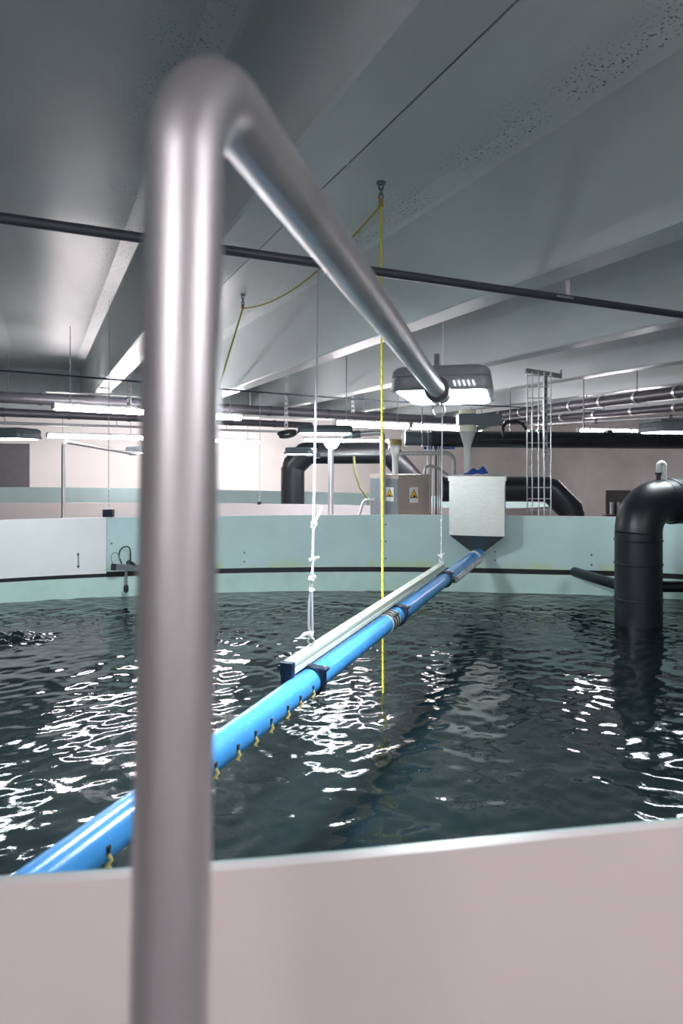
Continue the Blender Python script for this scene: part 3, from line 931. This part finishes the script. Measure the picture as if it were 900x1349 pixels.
# ------------------------------------------------------------------ black pipework
EL = 5.95
c0 = at(841, 812, EL)
xb = c0.x
zc = 1.285
RB = 0.200
big = empty('outlet_pipe', (xb, EL, 0.0), 'huge black elbow pipe rising from the water and bending right over the rim', 'pipe')
hd_ = Vector((0.93, 0.36, 0)).normalized()
bend_c = Vector((xb, EL, zc - 0.27)) + hd_ * 0.27
path = [Vector((xb, EL, -0.0)), Vector((xb, EL, zc - 0.27))]
MB().tube(path, RB, 40).build('riser', 'pe_black', big, smooth=50)
el = arc(bend_c, -hd_, UPV, 0.27, 0, math.pi / 2, 14)
MB().tube(el, RB, 40).build('elbow', 'pe_black', big, smooth=50)
e1 = el[-1]
MB().tube([e1, e1 + hd_ * 0.10], [RB, RB], 40).build('stub', 'pe_black', big, smooth=50)
MB().tube([e1 + hd_ * 0.12, e1 + hd_ * 2.6], RB * 1.06, 40).build('horizontal_run', 'pe_black', big, smooth=50)
for zz in (EYE - (711 - 608) / FPX * EL, EYE - (742 - 608) / FPX * EL, EYE - (788 - 608) / FPX * EL):
    MB().tube(arc((xb, EL, zz), (1, 0, 0), (0, 1, 0), RB + 0.001, 0, 2 * math.pi, 40)[:-1], 0.008, 8, closed=True).build('weld_bead', 'pe_black', big)
MB().tube(arc(e1 + hd_ * 0.11, hd_.cross(UPV), UPV, RB + 0.002, 0, 2 * math.pi, 40)[:-1], 0.012, 8, closed=True).build('weld_bead', 'pe_black', big)
vb = e1 + UPV * (RB - 0.01) - hd_ * 0.03
vv = MB().tube([vb, vb + UPV * 0.05, vb + UPV * 0.052, vb + UPV * 0.075], [0.02, 0.02, 0.028, 0.028], 14).build('vent_base', 'rubber', big)
MB().tube(fillet([vb + UPV * 0.07, vb + UPV * 0.16, vb + UPV * 0.163 + Vector((0.055, 0, 0)), vb + Vector((0.055, 0, -0.02))], 0.026, 8), 0.021, 12).build('vent_cap', 'clear_plastic', vv)

sm = [at(757, 751, 7.12), at(815, 775, 6.36), at(822, 777, 6.30), Vector((4.6, 6.22, 0))]
zs_ = EYE - 1.19
for p in sm: p.z = zs_
service_pipe('return_pipe', sm, 0.052, 'smaller black pipe just above the water passing behind the huge elbow pipe', 'pe_black', fil=0.1)

blk = [Vector((1.25, 7.93, 1.318)), Vector((2.72, 7.93, 1.318))]
m_ = empty('mitred_pipe', blk[0], 'thick black pipe behind the hopper turning down in a mitred elbow', 'pipe')
r_ = 0.15
pts = [Vector((1.2, 7.93, 1.318)), Vector((2.50, 7.93, 1.318)), Vector((2.76, 7.93, 1.06)), Vector((2.76, 7.93, 0.0))]
b = MB()
b.tube([pts[0], pts[1] + Vector((0.0, 0, 0))], r_, 28); b.build('level_run', 'pe_black', m_, smooth=50)
b = MB(); b.tube([pts[1] - Vector((0.05, 0, 0)), pts[1], pts[2], pts[2] - Vector((0, 0, 0.05))], r_, 28); b.build('mitre_piece', 'pe_black', m_, smooth=25)
b = MB(); b.tube([pts[2], pts[3]], r_, 28); b.build('drop_run', 'pe_black', m_, smooth=50)

el2 = [Vector((-0.85, 11.5, 0.0)), Vector((-0.85, 11.5, 1.80)), Vector((1.6, 11.5, 1.80))]
m2 = empty('mitred_pipe', el2[0], 'black pipe rising from the second tank and turning right behind the white rope', 'pipe')
MB().tube([el2[0], el2[1] - UPV * 0.25], 0.205, 28).build('riser', 'pe_black', m2, smooth=50)
MB().tube([el2[1] - UPV * 0.26, el2[1] - UPV * 0.24, el2[1] + Vector((0.24, 0, 0)), el2[1] + Vector((0.27, 0, 0))], 0.205, 28).build('mitre_piece', 'pe_black', m2, smooth=25)
MB().tube([el2[1] + Vector((0.24, 0, 0)), Vector((0.80, 11.5, 1.80))], 0.19, 28).build('level_run', 'pe_black', m2, smooth=50)
MB().tube([Vector((0.80, 11.5, 1.80)), Vector((0.84, 11.5, 1.79)), Vector((1.35, 11.5, 1.2)), Vector((1.36, 11.5, 1.1))], 0.19, 28).build('sloping_run', 'pe_black', m2, smooth=25)
MB().tube([Vector((-0.85, 11.5, 1.50)), Vector((-0.85, 11.5, 1.512))], 0.212, 28).build('weld_bead', 'pe_black', m2)

DUCT_D, DUCT_Z = 9.0, 1.955
dk = empty('feed_duct', (0.95, DUCT_D, DUCT_Z), 'long black duct running level to the right above the hopper', 'duct')
MB().tube([(1.22, DUCT_D, DUCT_Z), (6.2, DUCT_D, DUCT_Z - 0.03)], 0.112, 28).build('duct_run', 'pe_black', dk, smooth=50)
for x in (2.55, 2.66, 3.6, 4.3):
    MB().tube([(x, DUCT_D, DUCT_Z), (x + 0.07, DUCT_D, DUCT_Z)], 0.128, 28).build('joint_sleeve', 'pe_black', dk)
cpl = MB().tube([(0.86, DUCT_D - 0.02, DUCT_Z + 0.01), (1.24, DUCT_D, DUCT_Z)], 0.095, 24).build('coupling', 'lamp_slate', dk, smooth=50)
for x in (0.86, 1.10, 1.18):
    MB().tube(arc((x, DUCT_D, DUCT_Z + 0.005), (0.35 if x < 0.9 else 0.1, 1, 0), (0, 0, 1), 0.118 if x < 0.9 else 0.125, 0, 2 * math.pi, 24)[:-1], 0.012 if x < 0.9 else 0.008, 8, closed=True).build('clear_ring', 'clear_plastic' if x < 0.9 else 'strut_steel', cpl)
for x in (1.1, 2.3, 3.3, 5.4):
    MB().tube([(x, DUCT_D, DUCT_Z + 0.10), (x, DUCT_D, Z_SLAB)], 0.008, 6).build('hanger_rod', 'strut_steel', dk)
MB().box((1.32, DUCT_D - 0.03, DUCT_Z - 0.12), (0.42, 0.12, 0.035)).build('blue_saddle', 'blue_plastic', dk)

# ------------------------------------------------------------------ hopper and its feed funnel
HD = Vector((0.28, 1, 0)).normalized()
HS = Vector((HD.y, -HD.x, 0))
hc = at(628, 628, 6.86)
hcen = Vector((hc.x, hc.y, 0)) + HD * 0.20
ztop, zbox, ztip = 1.492, 0.878, 0.70
hp = empty('feed_hopper', (hcen.x, hcen.y, ztip), 'square stainless feed hopper with dark pyramid bottom at the end of the blue pipe', 'hopper')
w, dp = 0.282, 0.20
def hring(hw, hd2, z_, yo=0.0):
    return [hcen + HS * (sx * hw) + HD * (sy * hd2 + yo) + UPV * z_ for sx, sy in ((-1, -1), (1, -1), (1, 1), (-1, 1))]
MB().loft([hring(w, dp, zbox), hring(w, dp, ztop)]).build('bin_body', 'stainless', hp, smooth=20)
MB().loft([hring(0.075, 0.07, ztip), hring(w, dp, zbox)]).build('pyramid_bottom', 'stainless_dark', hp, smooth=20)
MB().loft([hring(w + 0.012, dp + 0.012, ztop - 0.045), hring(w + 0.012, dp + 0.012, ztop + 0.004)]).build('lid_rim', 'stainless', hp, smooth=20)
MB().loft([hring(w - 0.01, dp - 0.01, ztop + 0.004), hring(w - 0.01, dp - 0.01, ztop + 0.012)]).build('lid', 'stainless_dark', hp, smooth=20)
MB().loft([hring(w + 0.002, dp + 0.002, 1.236), hring(w + 0.002, dp + 0.002, 1.242)]).build('fold_seam', 'stainless', hp, smooth=20)
for sx in (-1, 1):   # straps carrying the bin on the tank rim
    q = hcen + HS * (sx * 0.2) + HD * (dp + 0.055)
    MB().box(q + UPV * 1.07, (0.04, 0.16, 0.03), (HS, HD, UPV)).build('rim_bracket', 'stainless_dark', hp)
b = MB()
cl = hcen + UPV * (ztop + 0.02) - HS * 0.01 - HD * 0.125
gl = empty('blue_cloth', cl, 'crumpled blue cloth lying on the hopper lid', 'cloth')
gv, gf = [], []
GN, GM = 22, 12
for i in range(GN):
    for j in range(GM):
        u, v = i / (GN - 1), j / (GM - 1)
        x = (u - 0.5) * 0.24
        y = (v - 0.5) * 0.12
        zz = 0.012 + 0.052 * math.exp(-((u - 0.40) / 0.22) ** 2) * math.sin(math.pi * v) ** 0.7 + 0.070 * math.exp(-((u - 0.80) / 0.17) ** 2) * math.sin(math.pi * v) ** 0.6 + 0.006 * math.sin(u * 14 + v * 7)
        gv.append(cl + HS * x + HD * y + UPV * max(0.0, zz))
for i in range(GN - 1):
    for j in range(GM - 1):
        gf.append((i * GM + j, (i + 1) * GM + j, (i + 1) * GM + j + 1, i * GM + j + 1))
b.add(gv, gf)
g = b.build('cloth_sheet', 'cloth_blue', gl, smooth=80)
sd = g.modifiers.new('solid', 'SOLIDIFY'); sd.thickness = 0.008

def funnel(base, ztop_, tube_r, cup_r, zcup0, zcup1, label, cupmat):
    r = empty('feed_funnel', base, label, 'funnel', 'feed funnels above the bins')
    x, y = base[0], base[1]
    def ring(rad, z_): return [Vector((x + rad * math.cos(2 * math.pi * j / 20), y + rad * math.sin(2 * math.pi * j / 20), z_)) for j in range(20)]
    MB().loft([ring(tube_r, base[2]), ring(tube_r, zcup0)]).build('down_tube', 'clear_plastic', r)
    MB().loft([ring(tube_r * 1.15, zcup0 - 0.03), ring(tube_r * 1.15, zcup0), ring(cup_r, zcup1)]).build('cone', 'clear_plastic', r)
    MB().loft([ring(cup_r * 1.06, zcup1), ring(cup_r * 1.06, zcup1 + 0.055), ring(cup_r, zcup1 + 0.07)]).build('collar', cupmat, r)
    MB().loft([ring(tube_r * 1.1, zcup0 - 0.025), ring(tube_r * 1.1, zcup0 - 0.012)]).build('hose_band', 'strut_steel', r)
    return r
fx = hcen - HS * 0.11
f2 = funnel((fx.x, fx.y, ztop + 0.012), 0, 0.036, 0.088, 1.82, 1.97, 'pale funnel and tube dropping into the stainless hopper', 'cream_plastic')
MB().box((fx.x + 0.13, fx.y + 0.05, 2.10), (0.46, 0.18, 0.12)).build('valve_box', 'lamp_slate', f2, bevel=0.006)
MB().loft([[Vector((fx.x + 0.092 * math.cos(2 * math.pi * j / 18), fx.y + 0.092 * math.sin(2 * math.pi * j / 18), z_)) for j in range(18)] for z_ in (2.16, 2.20)]).build('upper_collar', 'cream_plastic', f2)
MB().tube([(fx.x + 0.3, fx.y + 0.05, 2.10), (fx.x + 0.36, DUCT_D - 0.3, 2.08), (fx.x + 0.4, DUCT_D - 0.02, DUCT_Z + 0.05)], 0.06, 14).build('branch_hose', 'pe_black', f2)

# ------------------------------------------------------------------ sticker cabinet
k0, kl, kr = Vector((0.668, 7.75, 0)), Vector((0.354, 8.06, 0)), Vector((1.07, 8.03, 0))
kb = kl + kr - k0
cabc = (k0 + kb) / 2
cab = empty('feed_cabinet', (cabc.x, cabc.y, 0), 'stainless cabinet with two yellow warning stickers behind the tank rim', 'cabinet')
Z0, Z1 = 0.55, 1.485
def kring(f, z_): return [cabc + (p - cabc) * f + UPV * z_ for p in (k0, kr, kb, kl)]
MB().loft([kring(1.0, Z0), kring(1.0, Z1)]).build('body', 'stainless_warm', cab, smooth=20)
MB().loft([kring(1.03, Z1 - 0.035), kring(1.03, Z1 + 0.01)]).build('lid', 'stainless_warm', cab, smooth=20)
for p in (k0, kl, kr, kb):
    q = cabc + (p - cabc) * 0.9
    MB().tube([q, q + UPV * Z0], 0.02, 10).build('leg', 'strut_steel', cab)
dl, dr = (kl - k0).normalized(), (kr - k0).normalized()
nl, nr = -dr, -dl
MB().box((k0 + kl) / 2 + nl * 0.003 + UPV * (Z0 + Z1) / 2, ((kl - k0).length * 0.98, 0.005, Z1 - Z0 - 0.08), (dl, nl, UPV)).build('side_sheet', 'lamp_grey', cab)
def sticker(c, ax, nn, s):
    r = MB().box(c, (0.125 * s, 0.002, 0.175 * s), (ax, nn, UPV)).build('warning_sticker', 'sign_white', cab)
    r['label'] = 'white sticker with a yellow hand-hazard triangle'
    def tri(sz, off, zc_):
        return [c + nn * off + UPV * zc_ + ax * x * sz + UPV * y * sz for x, y in ((-0.5, -0.40), (0.5, -0.40), (0.0, 0.52))]
    def plate(poly, off, m, nm):
        b = MB()
        p2 = [p + nn * 0.001 for p in poly]
        b.loft([poly, p2]); b.build(nm, m, r, smooth=0)
    plate(tri(0.115 * s, 0.0012, 0.012), 0, 'sign_black', 'triangle_border')
    plate(tri(0.088 * s, 0.0024, 0.011), 0, 'sign_yellow', 'triangle')
    o = c + nn * 0.0040 + UPV * (-0.012 * s)
    hand = [(-0.006, -0.012), (0.016, -0.013), (0.018, -0.008), (0.016, -0.003), (0.017, 0.003), (0.013, 0.006), (0.010, 0.012), (0.004, 0.008), (-0.004, 0.006), (-0.016, 0.004), (-0.018, -0.002), (-0.006, -0.004)]
    plate([o + ax * (x * s * 1.1) + UPV * (y * s) for x, y in hand], 0, 'sign_black', 'hand_symbol')
sgn = lambda v: v if v.x > 0 else -v
sticker(k0 + dl * 0.125 + nl * 0.008 + UPV * 1.262, sgn(dl), nl, 0.95)
sticker(k0 + dr * 0.235 + nr * 0.003 + UPV * 1.250, sgn(dr), nr, 1.05)
funnel((0.655, 8.04, Z1 + 0.01), 0, 0.038, 0.075, 1.72, 1.85, 'greyish funnel and tube rising from the sticker cabinet', 'brown_tape')
hcab = kl + dl * 0.02 + UPV * 1.19
rl = fillet([hcab + Vector((0.06, -0.15, 0.0)), hcab + Vector((-0.07, -0.15, 0.0)), hcab + Vector((-0.14, -0.15, -0.22)), hcab + Vector((-0.14, -0.15, -1.18))], 0.05, 6)
tag(MB().tube(rl, 0.016, 10).build('bent_handrail', 'galvanised', origin=rl[-1]), 'small bent steel tube beside the sticker cabinet', 'handrail')
# conduits between the cabinet and the hopper
for j, (px, m) in enumerate(((563.5, 'rope_white'), (567, 'rope_grey'), (571, 'rope_white'), (574.5, 'rubber'), (577.5, 'rope_grey'), (580.5, 'strut_steel'))):
    d = 8.52
    x = (px - 450) / FPX * d
    nth = ('leftmost', 'second', 'third', 'fourth', 'fifth', 'rightmost')[j]
    tag(MB().tube([(x, d, 0), (x, d, EYE + 0.2)], 0.010, 8).build('conduit', m, origin=(x, d, 0)), nth + ' of the thin upright conduits between cabinet and hopper', 'conduit', 'upright conduits beside the cabinet')
hz = [at(559, 628, 8.2), at(560, 616, 8.2), at(566, 613, 8.2), at(580, 618, 8.2), at(590, 626, 8.2)]
tag(MB().tube(fillet(hz, 0.05, 5), 0.018, 10).build('bent_hose', 'strut_steel', origin=hz[0]), 'grey bent hose lying between the cabinet and the hopper', 'hose')
hz = [at(466, 598, 10.2), at(468, 622, 10.2), at(474, 642, 10.2), at(484, 655, 10.2), at(490, 700, 10.2)]
tag(MB().tube(fillet(hz, 0.2, 5), 0.017, 8).build('green_hose', 'hose_green', origin=hz[0]), 'olive green hose hanging left of the sticker cabinet', 'hose')
# coil of cable at the end of the lamp head
cc = Vector(at(379, 572, 8.0))
cr = empty('cable_coil', cc, 'coil of black cable hanging at the tip of the slate lamp head', 'cable')
for j in range(6):
    MB().tube(arc(cc + Vector((random.uniform(-.01, .01), 0.02 * j - 0.05, 0.008 * j - 0.02)), Vector((1, 0.2, 0.12)), Vector((0.0, 0.6, 0.30)), 0.095 + 0.004 * j, 0, 2 * math.pi, 18)[:-1], 0.008, 6, closed=True).build('loop', 'rubber', cr)

# ------------------------------------------------------------------ upright wire cable ladder
LD = 7.55
lx0, lx1 = (693 - 450) / FPX * LD, (724 - 450) / FPX * LD
lr = empty('cable_ladder', (lx0, LD, 0), 'upright wire cable ladder from the tank rim to the beam', 'cable tray')
zt = EYE + (608 - 490) / FPX * LD
wx = [lx0, lx0 + (lx1 - lx0) * 0.27, lx0 + (lx1 - lx0) * 0.54, lx0 + (lx1 - lx0) * 0.78, lx1]
wy = [LD - 0.05, LD, LD, LD, LD - 0.05]
for x, y in zip(wx, wy):
    MB().tube([(x, y, 0.0), (x, y, zt)], 0.0075, 6).build('upright_wire', 'wire_steel', lr)
z_ = 0.2
while z_ < zt:
    MB().tube([(wx[0], wy[0], z_), (wx[0] + 0.01, LD + 0.008, z_), (wx[-1] - 0.01, LD + 0.008, z_), (wx[-1], wy[-1], z_)], 0.0065, 6).build('cross_wire', 'wire_steel', lr)
    z_ += 0.128
sx = wx[-1] - 0.035
su = MB().box((sx, LD + 0.05, (zt + 1.66) / 2), (0.045, 0.035, zt - 1.66)).build('strut', 'strut_steel', lr)
for j in range(13):
    MB().box((sx, LD + 0.031, 1.74 + j * 0.075), (0.014, 0.006, 0.04)).build('strut_slot', 'slot_dark', su)
ta = Vector((lx0 - 0.0, LD + 0.02, zt + 0.02)); tb = Vector((lx1 + 0.15, LD + 0.06, zt - 0.04))
td = (tb - ta).normalized()
MB().box((ta + tb) / 2, ((tb - ta).length, 0.045, 0.05), (td, UPV.cross(td), td.cross(UPV.cross(td)))).build('top_bracket', 'strut_steel', lr)
MB().box(tb + Vector((0, 0, 0.02)), (0.02, 0.03, 0.10)).build('bracket_end', 'strut_steel', lr)
hb = [at(663, 575, 7.7), at(663, 562, 7.7), at(668, 556, 7.7), at(682, 555, 7.7), at(689, 559, 7.6), at(693.5, 566, LD - 0.05)]
tag(MB().tube(fillet(hb, 0.04, 5), 0.018, 8).build('cable_loop', 'rubber', origin=hb[0]), 'black cable looping left of the wire cable ladder', 'cable')

# ------------------------------------------------------------------ probe on the far rim, wall fittings
p, i = ray_far(OUT1, 176)
nn = -NM1[i]
pz = lambda py: EYE - (py - 608) / FPX * (p.y - 0.25)
pb0 = Vector((p.x, p.y, pz(748))) + nn * 0.03
pr2 = empty('water_probe', pb0, 'dark water probe on a bracket with looped cable at the far wall', 'probe')
tip = at(150, 742, p.y - 0.45)
tip.z = pz(743)
root_ = Vector((p.x + 0.12, p.y, pz(752))) + nn * 0.02
dd = (tip - root_).normalized()
sd_ = dd.cross(UPV).normalized()
MB().box((tip + root_) / 2, ((tip - root_).length, 0.05, 0.06), (dd, sd_, sd_.cross(dd))).build('bracket_arm', 'lamp_grey', pr2, bevel=0.004)
MB().box(tip + dd * 0.005, (0.02, 0.056, 0.066), (dd, sd_, sd_.cross(dd))).build('arm_cap', 'rubber', pr2, bevel=0.004)
mid = root_ + (tip - root_) * 0.42
ph = Vector((at(168, 760, mid.y).x, mid.y - 0.045, 0))
MB().tube([ph + UPV * pz(744), ph + UPV * pz(770)], 0.014, 10).build('probe_rod', 'lamp_grey', pr2)
MB().tube([ph + UPV * pz(770), ph + UPV * pz(773), ph + UPV * pz(778), ph + UPV * pz(781)], [0.014, 0.026, 0.026, 0.012], 12).build('probe_tip', 'rubber', pr2)
cbp = [at(x, y, mid.y - 0.03) for x, y in ((161, 744), (157, 733), (159, 724), (166, 720), (171.5, 724), (172, 742))]
def smooth_path(pts, n=8):
    P = [Vector(q) for q in pts]; P = [P[0]] + P + [P[-1]]
    out = []
    for a in range(1, len(P) - 2):
        for j in range(n):
            t = j / n
            p0_, p1_, p2_, p3_ = P[a - 1], P[a], P[a + 1], P[a + 2]
            out.append(0.5 * ((2 * p1_) + (p2_ - p0_) * t + (2 * p0_ - 5 * p1_ + 4 * p2_ - p3_) * t * t + (3 * p1_ - p0_ - 3 * p2_ + p3_) * t ** 3))
    return out + [P[-2]]
MB().tube(smooth_path(cbp), 0.007, 7).build('cable_loop', 'rubber', pr2)
MB().tube(arc(tip + UPV * 0.09 - dd * 0.02, dd, UPV, 0.06, -1.2, 3.6, 16), 0.004, 6).build('thin_loop', 'strut_steel', pr2)
MB().tube([mid + UPV * 0.02 - dd * 0.02, mid + UPV * 0.05 + dd * 0.06], 0.028, 12).build('cable_gland', 'rubber', pr2)

# grey door at the far left of the white wall and a small control unit at the right
c = Vector(((4 - 450) / FPX, 1, 0))
tt = T1 / (c.dot(U))
dp_ = c * tt
db = MB()
ctr = dp_ - U * 0.03 - N * 0.35
db.box(ctr + UPV * 1.05, (1.9, 0.06, 2.1), (N, U, UPV))
d_ = tag(db.build('door_1', 'door_grey', smooth=0), 'dark grey door panel in the white far wall at the left edge', kind='structure')
c = Vector(((815 - 450) / FPX, 1, 0))
cu_d = 9.4
cu = Vector((c.x * cu_d, cu_d, 0))
un = empty('control_unit', cu, 'small brown control unit standing behind the huge elbow pipe', 'control unit')
MB().box(cu + Vector((0.02, 0.08, 0.62)), (0.36, 0.05, 1.24)).build('back_panel', 'cabinet_brown', un, bevel=0.004)
for x in (-0.09, 0.0, 0.09):
    MB().tube([cu + Vector((x, 0.0, 0.90)), cu + Vector((x, 0.0, 1.07))], 0.032, 12).build('canister', 'strut_steel', un)
MB().box(cu + Vector((-0.01, 0.0, 0.85)), (0.40, 0.12, 0.10)).build('shelf', 'cabinet_brown', un, bevel=0.004)

for o in bpy.data.objects:
    if '_w' in o:
        del o['_w']
